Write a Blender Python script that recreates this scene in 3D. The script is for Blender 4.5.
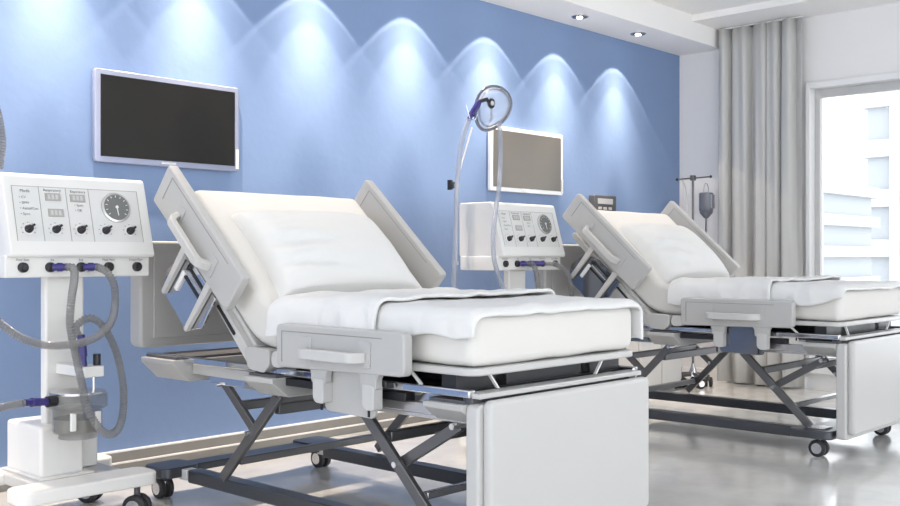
import bpy, bmesh, math, random
from mathutils import Vector, Matrix, noise
random.seed(7)
sc = bpy.context.scene
for o in list(bpy.data.objects): bpy.data.objects.remove(o)
C = sc.collection

# ------------------------------------------------------------------ camera, sky, exposure
YAW = math.atan(951/1023.)
cam = bpy.data.cameras.new('camera'); cam.sensor_width = 36; cam.lens = 1023/900*36; cam.shift_y = 4/900
cam.clip_end = 300
co = bpy.data.objects.new('camera', cam); C.objects.link(co)
co.location = (0, 0, 1); co.rotation_euler = (math.pi/2, 0, YAW-math.pi/2)
sc.camera = co
w = bpy.data.worlds.new('sky'); sc.world = w; w.use_nodes = True
bgn = w.node_tree.nodes['Background']
bgn.inputs['Color'].default_value = (.93, .965, 1, 1); bgn.inputs['Strength'].default_value = 1.25
sc.view_settings.view_transform = 'Standard'; sc.view_settings.look = 'None'
sc.view_settings.gamma = 1; sc.view_settings.use_curve_mapping = False
sc.view_settings.exposure = 1.25
SPOT_W = 7.4

def lamp_area(name, loc, rot, sx, sy, power, col=(1, 1, 1)):
    l = bpy.data.lights.new(name, 'AREA'); l.shape = 'RECTANGLE'; l.size = sx; l.size_y = sy
    l.energy = power; l.color = col
    o = bpy.data.objects.new(name, l); C.objects.link(o); o.location = loc; o.rotation_euler = rot
    return o

# ------------------------------------------------------------------ materials
def mat(name, col, rough=.5, metal=0, bump=0, bscale=50, spec=.5, alpha=1, trans=0, emis=0, var=0, vscale=4, coat=0, ior=1.45):
    m = bpy.data.materials.new(name); m.use_nodes = True
    nt = m.node_tree; b = nt.nodes['Principled BSDF']
    b.inputs['Base Color'].default_value = (*col, 1); b.inputs['Roughness'].default_value = rough
    b.inputs['Metallic'].default_value = metal; b.inputs['Specular IOR Level'].default_value = spec
    b.inputs['Alpha'].default_value = alpha; b.inputs['Transmission Weight'].default_value = trans
    b.inputs['Coat Weight'].default_value = coat; b.inputs['IOR'].default_value = ior
    if emis:
        b.inputs['Emission Color'].default_value = (*col, 1); b.inputs['Emission Strength'].default_value = emis
    tc = nt.nodes.new('ShaderNodeTexCoord')
    n = nt.nodes.new('ShaderNodeTexNoise'); n.inputs['Scale'].default_value = vscale; n.inputs['Detail'].default_value = 5
    nt.links.new(tc.outputs['Object'], n.inputs['Vector'])
    r = nt.nodes.new('ShaderNodeMapRange'); v = var if var else .015
    r.inputs['To Min'].default_value = 1-v; r.inputs['To Max'].default_value = 1+v
    nt.links.new(n.outputs['Fac'], r.inputs['Value'])
    mx = nt.nodes.new('ShaderNodeVectorMath'); mx.operation = 'SCALE'
    mx.inputs[0].default_value = col
    nt.links.new(r.outputs['Result'], mx.inputs['Scale']); nt.links.new(mx.outputs['Vector'], b.inputs['Base Color'])
    if bump:
        n2 = nt.nodes.new('ShaderNodeTexNoise'); n2.inputs['Scale'].default_value = bscale; n2.inputs['Detail'].default_value = 4
        nt.links.new(tc.outputs['Object'], n2.inputs['Vector'])
        bp = nt.nodes.new('ShaderNodeBump'); bp.inputs['Strength'].default_value = bump; bp.inputs['Distance'].default_value = .01
        nt.links.new(n2.outputs['Fac'], bp.inputs['Height']); nt.links.new(bp.outputs['Normal'], b.inputs['Normal'])
    return m
M = dict(
    blue=mat('blue_paint', (.20, .293, .495), .5, bump=.12, bscale=22),
    white_wall=mat('white_paint', (.86, .85, .85), .7, bump=.05, bscale=60),
    ceiling=mat('ceiling_paint', (.92, .91, .90), .8),
    skirting=mat('skirting_paint', (.30, .29, .275), .5),
    frame_white=mat('window_white', (.85, .85, .85), .35),
    frame_grey=mat('window_grey', (.55, .55, .55), .4),
    grey=mat('grey_plastic', (.485, .482, .475), .38),
    ltgrey=mat('pale_grey_plastic', (.56, .555, .547), .35),
    white=mat('white_plastic', (.78, .775, .76), .3),
    steel=mat('dark_steel', (.15, .15, .155), .28, metal=.6),
    steelflat=mat('base_steel', (.075, .08, .092), .28, metal=.4),
    alu=mat('brushed_aluminium', (.62, .62, .63), .25, metal=.85),
    chrome=mat('chrome', (.8, .8, .82), .08, metal=1),
    mirror=mat('polished_bracket', (.62, .63, .66), .06, metal=1),
    black=mat('black_plastic', (.018, .018, .022), .35),
    rubber=mat('rubber', (.03, .03, .033), .5),
    mattress=mat('mattress_fabric', (.73, .715, .685), .85, bump=.08, bscale=300),
    linen=mat('white_linen', (.76, .758, .752), .9, bump=.1, bscale=120),
    pillow=mat('pillow_cotton', (.735, .735, .73), .9, bump=.1, bscale=120),
    panel=mat('panel_film', (.70, .70, .69), .35),
    screen=mat('tv_screen', (.012, .012, .012), .35, spec=.25),
    screen2=mat('tv_screen_grey_reflection', (.15, .14, .125), .3, metal=.35),  # same kind of screen, its bright reflection put into the grey
    bezel=mat('tv_bezel_blue_reflection', (.34, .37, .50), .25, metal=.3),  # reflection of the blue wall put into the frame colour
    bezel2=mat('tv_bezel_white', (.86, .86, .87), .25, metal=.1),
    purple=mat('violet_plastic', (.045, .038, .19), .2),
    hose=mat('clear_grey_hose', (.20, .20, .205), .2, alpha=.62, coat=.7),
    tubeclear=mat('clear_tube', (.42, .46, .55), .15, alpha=.5),
    darkmirror=mat('bracket_dark_reflection', (.22, .23, .26), .12, metal=1),  # darker copy for the farther bed, dark reflection put into the colour
    maskrim=mat('smoked_rim', (.16, .17, .20), .12, alpha=.85, coat=.6),
    jar=mat('smoked_clear_plastic', (.16, .16, .15), .08, alpha=.40, coat=1),
    liquid=mat('grey_water', (.40, .40, .37), .1, alpha=.75),
    curtain=mat('grey_curtain', (.57, .565, .55), .9, bump=.15, bscale=200),
    display=mat('grey_display', (.40, .385, .37), .4),
    dial=mat('dial_face', (.16, .165, .16), .3, coat=.6),
    ink=mat('printed_ink', (.05, .05, .05), .6),
    needle=mat('needle_white', (.8, .8, .8), .4),
    lamp=mat('lamp_glow', (1, .97, .92), .4, emis=14),
    build=mat('pale_concrete', (.50, .505, .515), .8),
    buildglass=mat('pale_window_glass', (.395, .425, .45), .6),
    ground=mat('outdoor_paving', (.62, .62, .62), .9),
    cardlabel=mat('device_label', (.5, .51, .52), .5),
    darkgrey=mat('dark_grey_plastic', (.10, .10, .11), .45),
    bag=mat('infusion_bag', (.13, .14, .18), .15, alpha=.8, coat=.5),
)
def glass():
    m = bpy.data.materials.new('window_glass'); m.use_nodes = True; nt = m.node_tree
    nt.nodes.clear()
    out = nt.nodes.new('ShaderNodeOutputMaterial'); mx = nt.nodes.new('ShaderNodeMixShader')
    tr = nt.nodes.new('ShaderNodeBsdfTransparent'); gl = nt.nodes.new('ShaderNodeBsdfGlossy')
    gl.inputs['Roughness'].default_value = .02; fr = nt.nodes.new('ShaderNodeFresnel'); fr.inputs['IOR'].default_value = 1.3
    nt.links.new(fr.outputs[0], mx.inputs[0]); nt.links.new(tr.outputs[0], mx.inputs[1]); nt.links.new(gl.outputs[0], mx.inputs[2])
    nt.links.new(mx.outputs[0], out.inputs['Surface']); return m
M['glass'] = glass()
def floormat():
    m = bpy.data.materials.new('polished_concrete'); m.use_nodes = True; nt = m.node_tree
    b = nt.nodes['Principled BSDF']; tc = nt.nodes.new('ShaderNodeTexCoord')
    n = nt.nodes.new('ShaderNodeTexNoise'); n.inputs['Scale'].default_value = 1.6; n.inputs['Detail'].default_value = 9; n.inputs['Roughness'].default_value = .62
    nt.links.new(tc.outputs['Object'], n.inputs['Vector'])
    cr = nt.nodes.new('ShaderNodeValToRGB')
    cr.color_ramp.elements[0].position = .3; cr.color_ramp.elements[0].color = (.57, .565, .55, 1)
    cr.color_ramp.elements[1].position = .7; cr.color_ramp.elements[1].color = (.78, .775, .76, 1)
    nt.links.new(n.outputs['Fac'], cr.inputs[0]); nt.links.new(cr.outputs[0], b.inputs['Base Color'])
    n2 = nt.nodes.new('ShaderNodeTexNoise'); n2.inputs['Scale'].default_value = 5; n2.inputs['Detail'].default_value = 6
    nt.links.new(tc.outputs['Object'], n2.inputs['Vector'])
    r = nt.nodes.new('ShaderNodeMapRange'); r.inputs['From Min'].default_value = .3; r.inputs['From Max'].default_value = .7
    r.inputs['To Min'].default_value = .12; r.inputs['To Max'].default_value = .27
    nt.links.new(n2.outputs['Fac'], r.inputs['Value']); nt.links.new(r.outputs[0], b.inputs['Roughness'])
    b.inputs['Coat Weight'].default_value = .6; b.inputs['Coat Roughness'].default_value = .1
    bp = nt.nodes.new('ShaderNodeBump'); bp.inputs['Strength'].default_value = .04
    nt.links.new(n.outputs['Fac'], bp.inputs['Height']); nt.links.new(bp.outputs[0], b.inputs['Normal'])
    return m
M['floor'] = floormat()

# ------------------------------------------------------------------ mesh helpers
class MB:
    def __init__(s): s.bm = bmesh.new()
    def box(s, x0, x1, y0, y1, z0, z1):
        v = [s.bm.verts.new(p) for p in [(x0,y0,z0),(x1,y0,z0),(x1,y1,z0),(x0,y1,z0),(x0,y0,z1),(x1,y0,z1),(x1,y1,z1),(x0,y1,z1)]]
        for f in [(3,2,1,0),(4,5,6,7),(0,1,5,4),(1,2,6,5),(2,3,7,6),(3,0,4,7)]: s.bm.faces.new([v[i] for i in f])
        return s
    def prism(s, prof, a, b, axis='x'):
        """polygon extruded along an axis: x -> prof is (y,z); y -> (x,z); z -> (x,y)"""
        def P(p, t): return {'x': (t, p[0], p[1]), 'y': (p[0], t, p[1]), 'z': (p[0], p[1], t)}[axis]
        A = [s.bm.verts.new(P(p, a)) for p in prof]; B = [s.bm.verts.new(P(p, b)) for p in prof]
        s.bm.faces.new(A[::-1]); s.bm.faces.new(B); n = len(prof)
        for i in range(n): s.bm.faces.new([A[i], A[(i+1) % n], B[(i+1) % n], B[i]])
        return s
    def cyl(s, p0, p1, r, r1=None, n=16):
        return s.tube([p0, p1], r, n, radii=[r, r if r1 is None else r1])
    def tube(s, pts, r, n=12, radii=None, cap=True):
        pts = [Vector(p) for p in pts]; rings = []
        up = None
        for i, p in enumerate(pts):
            d = (pts[min(i+1, len(pts)-1)] - pts[max(i-1, 0)]).normalized()
            if up is None:
                up = Vector((0, 0, 1)) if abs(d.z) < .9 else Vector((1, 0, 0))
            a = d.cross(up).normalized(); up = a.cross(d).normalized()
            rr = radii[i] if radii else r
            rings.append([s.bm.verts.new(p + (a*math.cos(2*math.pi*k/n) + up*math.sin(2*math.pi*k/n))*rr) for k in range(n)])
        for i in range(len(rings)-1):
            for k in range(n):
                s.bm.faces.new([rings[i][k], rings[i][(k+1) % n], rings[i+1][(k+1) % n], rings[i+1][k]])
        if cap: s.bm.faces.new(rings[0][::-1]); s.bm.faces.new(rings[-1])
        return s
    def bar(s, p0, p1, wx, h):
        """flat bar between two points of a y-z plane, wx thick in x, h high"""
        p0 = Vector(p0); p1 = Vector(p1); d = (p1-p0).normalized(); n = d.cross(Vector((1, 0, 0))).normalized()*h/2; e = Vector((wx/2, 0, 0))
        v = [s.bm.verts.new(p) for p in (p0-e-n, p0+e-n, p0+e+n, p0-e+n, p1-e-n, p1+e-n, p1+e+n, p1-e+n)]
        for f in [(3,2,1,0),(4,5,6,7),(0,1,5,4),(1,2,6,5),(2,3,7,6),(3,0,4,7)]: s.bm.faces.new([v[i] for i in f])
        return s
    def tf(s, m): s.bm.transform(m); return s
    def build(s, name, m, parent=None, bevel=0, seg=2, smooth=35, **props):
        bmesh.ops.recalc_face_normals(s.bm, faces=s.bm.faces)
        me = bpy.data.meshes.new(name); s.bm.to_mesh(me); s.bm.free()
        me.materials.append(m)
        if smooth:
            for p in me.polygons: p.use_smooth = True
            me.set_sharp_from_angle(angle=math.radians(smooth))
        o = bpy.data.objects.new(name, me); C.objects.link(o)
        if parent:
            o.parent = parent
            q = parent; off = Vector((0, 0, 0))
            while q is not None: off += q.location; q = q.parent
            o.location = -off
        if bevel:
            b = o.modifiers.new('bevel', 'BEVEL'); b.width = bevel; b.segments = seg; b.limit_method = 'ANGLE'; b.angle_limit = math.radians(32)
            b.harden_normals = False
        for k, v in props.items(): o[k] = v
        return o
def thing(name, loc, label, cat, group=None):
    o = bpy.data.objects.new(name, None); C.objects.link(o); o.location = loc; o.empty_display_size = .1
    o['label'] = label; o['category'] = cat
    if group: o['group'] = group
    return o
def tag(o, label, cat, group=None):
    o['label'] = label; o['category'] = cat
    if group: o['group'] = group
    return o
KIDS = {}
def copy_thing(root, dx, label, skip=()):
    r = root.copy(); C.objects.link(r); r.location = root.location + Vector((dx, 0, 0)); r['label'] = label
    for ch in [o for o in C.objects if o.parent == root]:
        if ch in skip: continue
        c = ch.copy(); C.objects.link(c); c.parent = r
        for g in [o for o in C.objects if o.parent == ch]:
            d = g.copy(); C.objects.link(d); d.parent = c
    return r
def rrect(w, h, r, n=4, x0=0, y0=0):
    out = []
    for cx, cy, a in ((w-r, h-r, 0), (r, h-r, 90), (r, r, 180), (w-r, r, 270)):
        for k in range(n+1):
            t = math.radians(a+90*k/n); out.append((x0+cx+r*math.cos(t), y0+cy+r*math.sin(t)))
    return out
def rpoly(pts, r, n=3):
    out = []; N = len(pts)
    for i in range(N):
        p = Vector(pts[i]); a = (Vector(pts[i-1])-p); b = (Vector(pts[(i+1) % N])-p)
        rr = min(r, a.length*.45, b.length*.45); A = p+a.normalized()*rr; B = p+b.normalized()*rr
        for k in range(n+1):
            t = k/n; q = A*(1-t)**2 + p*2*t*(1-t) + B*t*t; out.append((q.x, q.y))
    return out
def catmull(pts, n=14):
    P = [Vector(p) for p in pts]; P = [P[0]*2-P[1]] + P + [P[-1]*2-P[-2]]; out = []
    for i in range(1, len(P)-2):
        for k in range(n):
            t = k/n; a, b, c, d = P[i-1:i+3]
            out.append(.5*((2*b)+(c-a)*t+(2*a-5*b+4*c-d)*t*t+(3*b-a-3*c+d)*t**3))
    out.append(P[-2]); return out
def corrugated(pts, r, pitch=.011):
    pts = catmull(pts, 16); L = [0]
    for i in range(1, len(pts)): L.append(L[-1]+(pts[i]-pts[i-1]).length)
    tot = L[-1]; n = int(tot/pitch)*2; out = []; rad = []; j = 0
    for k in range(n+1):
        s = tot*k/n
        while j < len(L)-2 and L[j+1] < s: j += 1
        t = (s-L[j])/max(1e-9, L[j+1]-L[j]); out.append(pts[j].lerp(pts[j+1], t)); rad.append(r if k % 2 else r*.78)
    return out, rad
def structure(o): o['kind'] = 'structure'; return o

# ------------------------------------------------------------------ room
YW = 4.4; XR = 7.54
structure(MB().box(-4, XR+.25, -4.5, YW+.2, -.12, 0).build('floor', M['floor'], smooth=0))
structure(MB().box(-4, XR+.25, YW, YW+.2, 0, 3.1).build('wall_back', M['blue'], smooth=0))
wy0, wy1, wz0, wz1 = -.2, 3.306, .12, 2.32
mw = MB().box(XR, XR+.25, wy1, YW, 0, 3.1).box(XR, XR+.25, -4.2, wy1, 0, wz0).box(XR, XR+.25, -4.2, wy1, wz1, 3.1).box(XR, XR+.25, -4.5, -4.2, 0, 3.1).box(XR, XR+.25, -.7, wy0, wz0, wz1)
structure(mw.build('wall_right', M['white_wall'], smooth=0))
structure(MB().box(-4, XR+.25, -4.5, YW+.2, 2.87, 3.05).build('ceiling', M['ceiling'], smooth=0))
# dropped soffit over the blue wall, with openings for the recessed lamps
LX = [6.58-.745*k for k in range(10)]; LY = 4.19
structure(MB().box(-4, XR, 4.008, YW, 2.675, 2.87).build('trim_1', M['ceiling'], smooth=0))
structure(MB().box(7.06, XR, -4.5, 4.008, 2.82, 2.87).build('trim_2', M['ceiling'], smooth=0))
bb = structure(MB().box(-4, XR, 4.375, YW, .044, .090).box(-4, XR, 4.36, YW, 0, .040).build('baseboard_back', M['skirting'], smooth=0))
MB().box(-4, XR, 4.368, YW, .090, .096).box(-4, XR, 4.352, YW, .039, .045).build('ledge', M['frame_white'], bb, smooth=0)
structure(MB().box(XR-.03, XR, 3.31, YW-.04, 0, .09).build('baseboard_right', M['frame_white'], smooth=0))
# windows: the one in view and an unseen one added to let in more light
for (w0, w1, mull) in ((wy0, wy1, (2.2, 1.05)), (-4.2, -.7, (-1.85, -3.05))):
    win = structure(MB().box(XR-.03, XR+.22, w1-.035, w1, wz0, wz1).box(XR-.03, XR+.22, w0, w0+.035, wz0, wz1)
        .box(XR-.03, XR+.22, w0+.035, w1-.035, wz1-.05, wz1).box(XR-.03, XR+.22, w0+.035, w1-.035, wz0, wz0+.05).build('window_1' if w1 > 0 else 'window_added', M['frame_white'], bevel=.004))
    ys = [w1-.035, mull[0], mull[1], w0+.035]
    for i in range(3):
        b, a = ys[i], ys[i+1]
        fr = MB().box(XR+.06, XR+.12, b-.04, b, wz0+.05, wz1-.05).box(XR+.06, XR+.12, a, a+.04, wz0+.05, wz1-.05)\
            .box(XR+.06, XR+.12, a+.04, b-.04, wz1-.11, wz1-.05).box(XR+.06, XR+.12, a+.04, b-.04, wz0+.05, wz0+.12).build('sash', M['frame_grey'], win, bevel=.004)
        MB().box(XR+.088, XR+.094, a+.035, b-.035, wz0+.11, wz1-.1).build('pane', M['glass'], fr)

# recessed downlights: ring, reflector, lamp
def downlight(x):
    t = thing('recessed_downlight', (x, LY, 2.675), '', 'downlight', 'downlights in the soffit over the blue wall')
    n = 24
    mb = MB(); bm = mb.bm
    def ring(r, z): return [bm.verts.new((x+r*math.cos(2*math.pi*k/n), LY+r*math.sin(2*math.pi*k/n), z)) for k in range(n)]
    R = [ring(.043, 2.6745), ring(.048, 2.671), ring(.056, 2.670), ring(.06, 2.6745)]
    for a, b in zip(R, R[1:]+R[:1]):
        for k in range(n): bm.faces.new([a[k], a[(k+1) % n], b[(k+1) % n], b[k]])
    mb.build('rim', M['alu'], t)
    MB().cyl((x, LY, 2.6747), (x, LY, 2.669), .044, n=24).build('baffle', M['darkgrey'], t)
    MB().cyl((x, LY, 2.669), (x, LY, 2.664), .020, n=20).build('bulb', M['lamp'], t)
    for ang in (88,):
        if 'downlight' in bpy.data.lights: l = bpy.data.lights['downlight']
        else:
            l = bpy.data.lights.new('downlight', 'SPOT'); l.energy = SPOT_W; l.spot_size = math.radians(ang); l.spot_blend = .03
            l.shadow_soft_size = .012; l.color = (1, .84, .67); l.use_nodes = True; nt = l.node_tree
            # beam tuned for the wall wash: dim centre, strong cone, weak flank, thin bright rim (depends on the direction of the ray only)
            g = nt.nodes.new('ShaderNodeNewGeometry'); sp = nt.nodes.new('ShaderNodeSeparateXYZ'); ab = nt.nodes.new('ShaderNodeMath'); ab.operation = 'ABSOLUTE'
            ac = nt.nodes.new('ShaderNodeMath'); ac.operation = 'ARCCOSINE'; dv = nt.nodes.new('ShaderNodeMath'); dv.operation = 'DIVIDE'; dv.inputs[1].default_value = math.radians(45)
            cr = nt.nodes.new('ShaderNodeValToRGB'); el = cr.color_ramp.elements; 
            prof = [(0, .15), (6, .3), (9, 2.6), (13, 5.9), (18, 4.8), (24, 2.8), (28.5, 1.9), (30.5, 1.10), (36, .70), (40.5, .50), (41.8, .86), (43.2, .66)]
            while len(el) < len(prof): el.new(.5)
            for e, (a, v) in zip(el, prof): e.position = a/45; e.color = (v/10, v/10, v/10, 1)
            nt.links.new(g.outputs['Incoming'], sp.inputs[0]); nt.links.new(sp.outputs['Z'], ab.inputs[0]); nt.links.new(ab.outputs[0], ac.inputs[0])
            nt.links.new(ac.outputs[0], dv.inputs[0]); nt.links.new(dv.outputs[0], cr.inputs[0])
            mu = nt.nodes.new('ShaderNodeMath'); mu.operation = 'MULTIPLY'; mu.inputs[1].default_value = 18; nt.links.new(cr.outputs[0], mu.inputs[0])
            nt.links.new(mu.outputs[0], nt.nodes['Emission'].inputs['Strength'])
        o = bpy.data.objects.new('lamp_light', l); C.objects.link(o); o.parent = t; o.location = (0, 0, -.018)
    return t
for k, x in enumerate(LX):
    t = downlight(x)
    t['label'] = ('round recessed downlight in the soffit, nearest the white window wall', 'round recessed downlight in the soffit, second from the white window wall',
                  'downlight in the soffit at the top edge of the picture, third from window wall')[k] if k < 3 else \
        'recessed downlight in the soffit, ' + ('fourth', 'fifth', 'sixth', 'seventh', 'eighth', 'ninth', 'tenth')[k-3] + ' from the window wall'

# ------------------------------------------------------------------ televisions on the wall
def tv(x0, screen, bez, label):
    x1 = x0+.79; t = thing('wall_television', ((x0+x1)/2, YW, 1.436), label, 'television')
    MB().prism(rrect(.79, .43, .012, x0=x0, y0=1.436), 4.365, 4.392, 'y').build('casing', M[bez], t, bevel=.004)
    MB().box(x0+.028, x1-.028, 4.361, 4.367, 1.436+.028, 1.866-.026).build('screen', M[screen], t)
    MB().box(x0+.25, x1-.25, 4.392, YW, 1.52, 1.78).build('wall_mount', M['darkgrey'], t)
    MB().box(x0+.34, x0+.42, 4.361, 4.366, 1.447, 1.457).build('badge', M['alu'], t)
    MB().box(x1-.02, x1-.006, 4.359, 4.366, 1.45, 1.55).build('button_strip', M['white'], t)
    return t
tv(2.316, 'screen', 'bezel', 'large black-screened television with thin silver frame, on blue wall above the nearer bed')
tv(5.085, 'screen2', 'bezel2', 'smaller-looking television with screen greyed by reflection and white frame, above the second ventilator')

# ------------------------------------------------------------------ hospital bed
XC = 2.727; DX = 2.72
TH = math.radians(44)
bed = thing('hospital_bed', (XC, 2.95, 0), 'grey adjustable hospital bed on dark scissor lift, nearer one, below black-screened television', 'hospital bed', 'two adjustable hospital beds')
X = lambda v: XC+v
def bmir(fn):
    for s in (-1, 1): fn(s)
def bxs(mb, s, a, b, y0, y1, z0, z1):
    xa, xb = sorted((X(s*a), X(s*b))); return mb.box(xa, xb, y0, y1, z0, z1)
# casters
def caster(x, y, parent, z_top=.10, r=.043, yaw=0.0, body='alu'):
    c = MB().cyl((x, y, r*1.6), (x, y, z_top), .012).box(x-.012, x+.012, y-.022, y+.022, r*1.2, r*1.75).build('caster', M[body], parent, bevel=.003)
    for s in (-1, 1):
        a = Vector((math.cos(yaw), math.sin(yaw), 0))*s
        p = Vector((x, y, r))
        wmb = MB().tube([p+a*.008, p+a*.011, p+a*.027, p+a*.030], r, 24, radii=[r*.9, r, r, r*.88])
        wmb.build('wheel', M['rubber'], c)
        MB().cyl(p+a*.030, p+a*.033, r*.62, n=20).build('wheel_cap', M['alu'], c)
    return c
for s in (-1, 1):
    caster(X(s*.425), 2.14, bed); caster(X(s*.425), 3.77, bed)
# base
for s in (-1, 1):
    bxs(MB(), s, .325, .39, 2.25, 3.64, .075, .128).build('base_rail', M['steelflat'], bed, bevel=.006)
    bxs(MB(), s, .34, .392, 3.645, 3.70, .082, .126).build('rail_end_cap', M['white'], bed, bevel=.004)
for y0, y1, nm in ((2.06, 2.28, 'foot_crossbar'), (3.68, 3.85, 'head_crossbar')):
    mb = MB()
    for s in (-1, 1):
        xa, xb = sorted((X(s*.30), X(s*.475)))
        mb.prism(rrect(xb-xa, y1-y0, .035, x0=xa, y0=y0), .092, .135, 'z')
    mb.box(X(-.31), X(.31), y0+.04, y1-.04, .098, .128)
    mb.build(nm, M['steelflat'], bed, bevel=.005)
for s in (-1, 1):
    bxs(MB(), s, .33, .43, 2.11, 2.20, .135, .142).build('step_plate', M['alu'], bed, bevel=.002)
# scissor lift
for s in (-1, 1):
    x = X(s*.41); xi = X(s*.385)
    MB().bar((x, 2.56, .497), (x, 2.19, .14), .02, .04).build('scissor_leg', M['steel'], bed, bevel=.003)
    MB().bar((xi, 2.13, .480), (xi, 2.39, .328), .02, .036).build('scissor_leg', M['steel'], bed, bevel=.003)
    MB().bar((x, 3.00, .50), (x, 3.36, .14), .02, .04).build('scissor_leg', M['steel'], bed, bevel=.003)
    MB().bar((xi, 3.38, .502), (xi, 3.18, .335), .02, .036).build('scissor_leg', M['steel'], bed, bevel=.003)
    for (y, z) in ((2.385, .328), (2.56, .497), (2.13, .48), (3.185, .335), (3.0, .497), (3.385, .50)):
        MB().cyl((X(s*.37), y, z), (X(s*.43), y, z), .010, n=12).build('pivot_bolt', M['chrome'], bed)
    bxs(MB(), s, .355, .41, 2.09, 2.60, .490, .505).build('slide_channel', M['alu'], bed, bevel=.003)
    bxs(MB(), s, .40, .415, 2.09, 2.60, .505, .54).build('slide_channel', M['alu'], bed, bevel=.003)
    bxs(MB(), s, .355, .41, 2.95, 3.46, .500, .535).build('slide_channel', M['mirror'], bed, bevel=.003)
def across(y, z, wy, h, m='steel', nm='cross_rod'):
    MB().box(X(-.38), X(.38), y-wy/2, y+wy/2, z-h/2, z+h/2).build(nm, M[m], bed, bevel=.004)
across(3.29, .425, .03, .035); across(3.06, .435, .03, .04); across(2.46, .405, .03, .035); across(2.24, .43, .02, .03)
across(2.29, .235, .025, .025, 'alu'); across(3.30, .21, .03, .03)
# chamfered cross trays
def tray(y0, y1, zt, zb, xo):
    prof = [(X(-xo), zt), (X(-xo), zt-.018), (X(-xo+.075), zb), (X(xo-.075), zb), (X(xo), zt-.018), (X(xo), zt)]
    MB().prism(prof, y0, y1, 'y').build('cross_tray', M['grey'], bed, bevel=.004)
    MB().box(X(-xo+.02), X(xo-.02), y0+.006, y1-.01, zt, zt+.010).build('tray_gap_shade', M['darkgrey'], bed)  # shade of the gap above the tray, drawn as a dark strip
tray(3.56, 3.80, .590, .500, .51); tray(2.925, 3.10, .568, .495, .505); tray(2.045, 2.21, .558, .488, .475)
# upper frame
for s in (-1, 1):
    bxs(MB(), s, .405, .45, 2.31, 2.92, .540, .568).build('side_beam', M['black'], bed, bevel=.003)
    bxs(MB(), s, .43, .46, 2.03, 3.84, .578, .602).build('frame_rail', M['mirror'] if s < 9 else M['alu'], bed, bevel=.004)
    bxs(MB(), s, .20, .26, 2.10, 3.10, .585, .64).build('inner_beam', M['black'], bed, bevel=.003)
    bxs(MB(), s, .395, .42, 3.10, 3.56, .53, .57).build('side_link', M['grey'], bed, bevel=.003)
MB().box(X(-.445), X(.435), 2.0, 2.06, .576, .592).build('foot_ledge', M['ltgrey'], bed, bevel=.003)
MB().box(X(-.40), X(.40), 2.09, 3.20, .586, .592).build('under_tray', M['black'], bed)
for x, y in ((-.435, 2.27), (-.435, 2.62)):
    MB().bar((X(x), y+.03, .64), (X(x), y-.02, .598), .006, .010).build('diagonal_brace', M['white'], bed)
for x in (-.36, .24):
    sg = 1 if x < 0 else -1
    MB().prism([(X(x), .642), (X(x)+.008, .642), (X(x)+.008+sg*.04, .596), (X(x)+sg*.04, .596)], 2.035, 2.045, 'y').build('diagonal_brace', M['white'], bed)
MB().box(X(-.44), X(.44), 2.10, 2.16, .585, .643).build('interior_shade_panel', M['black'], bed)  # black panel widened to darken the interior under the platform
# mattress platform: flat part and raised back part
MB().prism(rrect(.895, 1.10, .05, x0=X(-.4475), y0=2.022), .641, .664, 'z').build('mattress_platform', M['ltgrey'], bed, bevel=.005)
c44, s44 = math.cos(TH), math.sin(TH)
bp0 = Vector((0, 3.10, .652))
def bpt(u, v): return (3.13+c44*u-s44*v, .655+s44*u+c44*v)   # along the raised back, v = normal to it
MB().prism([bpt(0, 0), bpt(.80, 0), bpt(.80, .02), bpt(0, .02)], X(-.43), X(.43)).build('backrest_platform', M['ltgrey'], bed, bevel=.004)
for s in (-1, 1):
    xa, xb = sorted((X(s*.425), X(s*.455)))
    MB().prism(rpoly([bpt(-.09, -.045), bpt(.70, -.035), bpt(.70, -.002), bpt(-.06, 0.0)], .02), xa, xb).build('backrest_frame', M['ltgrey'], bed, bevel=.003)
    xa, xb = sorted((X(s*.455), X(s*.463)))
    MB().prism([bpt(.10, -.026), bpt(.25, -.026), bpt(.25, -.016), bpt(.10, -.016)], xa, xb).build('frame_slot', M['black'], bed)
    xa, xb = sorted((X(s*.45), X(s*.487)))
    MB().prism(rpoly([(3.115, .672), (2.965, .668), (2.965, .612), (3.0, .582), (3.09, .590), (3.115, .64)], .012), xa, xb).build('hinge_plate', M['grey'], bed, bevel=.003)
    MB().prism(rpoly([(2.955, .665), (2.885, .668), (2.875, .61), (2.955, .605)], .03), xa, xb).build('hinge_hook', M['ltgrey'], bed, bevel=.003)
# head board and foot board
hb = MB().prism(rrect(1.0, .445, .03, x0=X(-.50), y0=.622), 3.82, 3.906, 'y').build('headboard', M['grey'], bed, bevel=.012, seg=3)
MB().box(X(-.44), X(.44), 3.812, 3.822, .66, 1.02).build('inset_panel', M['grey'], hb, bevel=.003)
fb = MB().prism(rrect(.905, .475, .02, x0=X(-.46), y0=.085), 1.995, 2.045, 'y').build('footboard', M['ltgrey'], bed, bevel=.008, seg=3)
MB().prism(rrect(.872, .465, .022, x0=X(-.440), y0=.108), 1.962, 1.998, 'y').build('face_panel', M['ltgrey'], fb, bevel=.014, seg=4)
for s in (-1, 1):
    bxs(MB(), s, .40, .445, 2.03, 2.07, .54, .585).build('footboard_post', M['darkgrey'], bed, bevel=.003)
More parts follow.
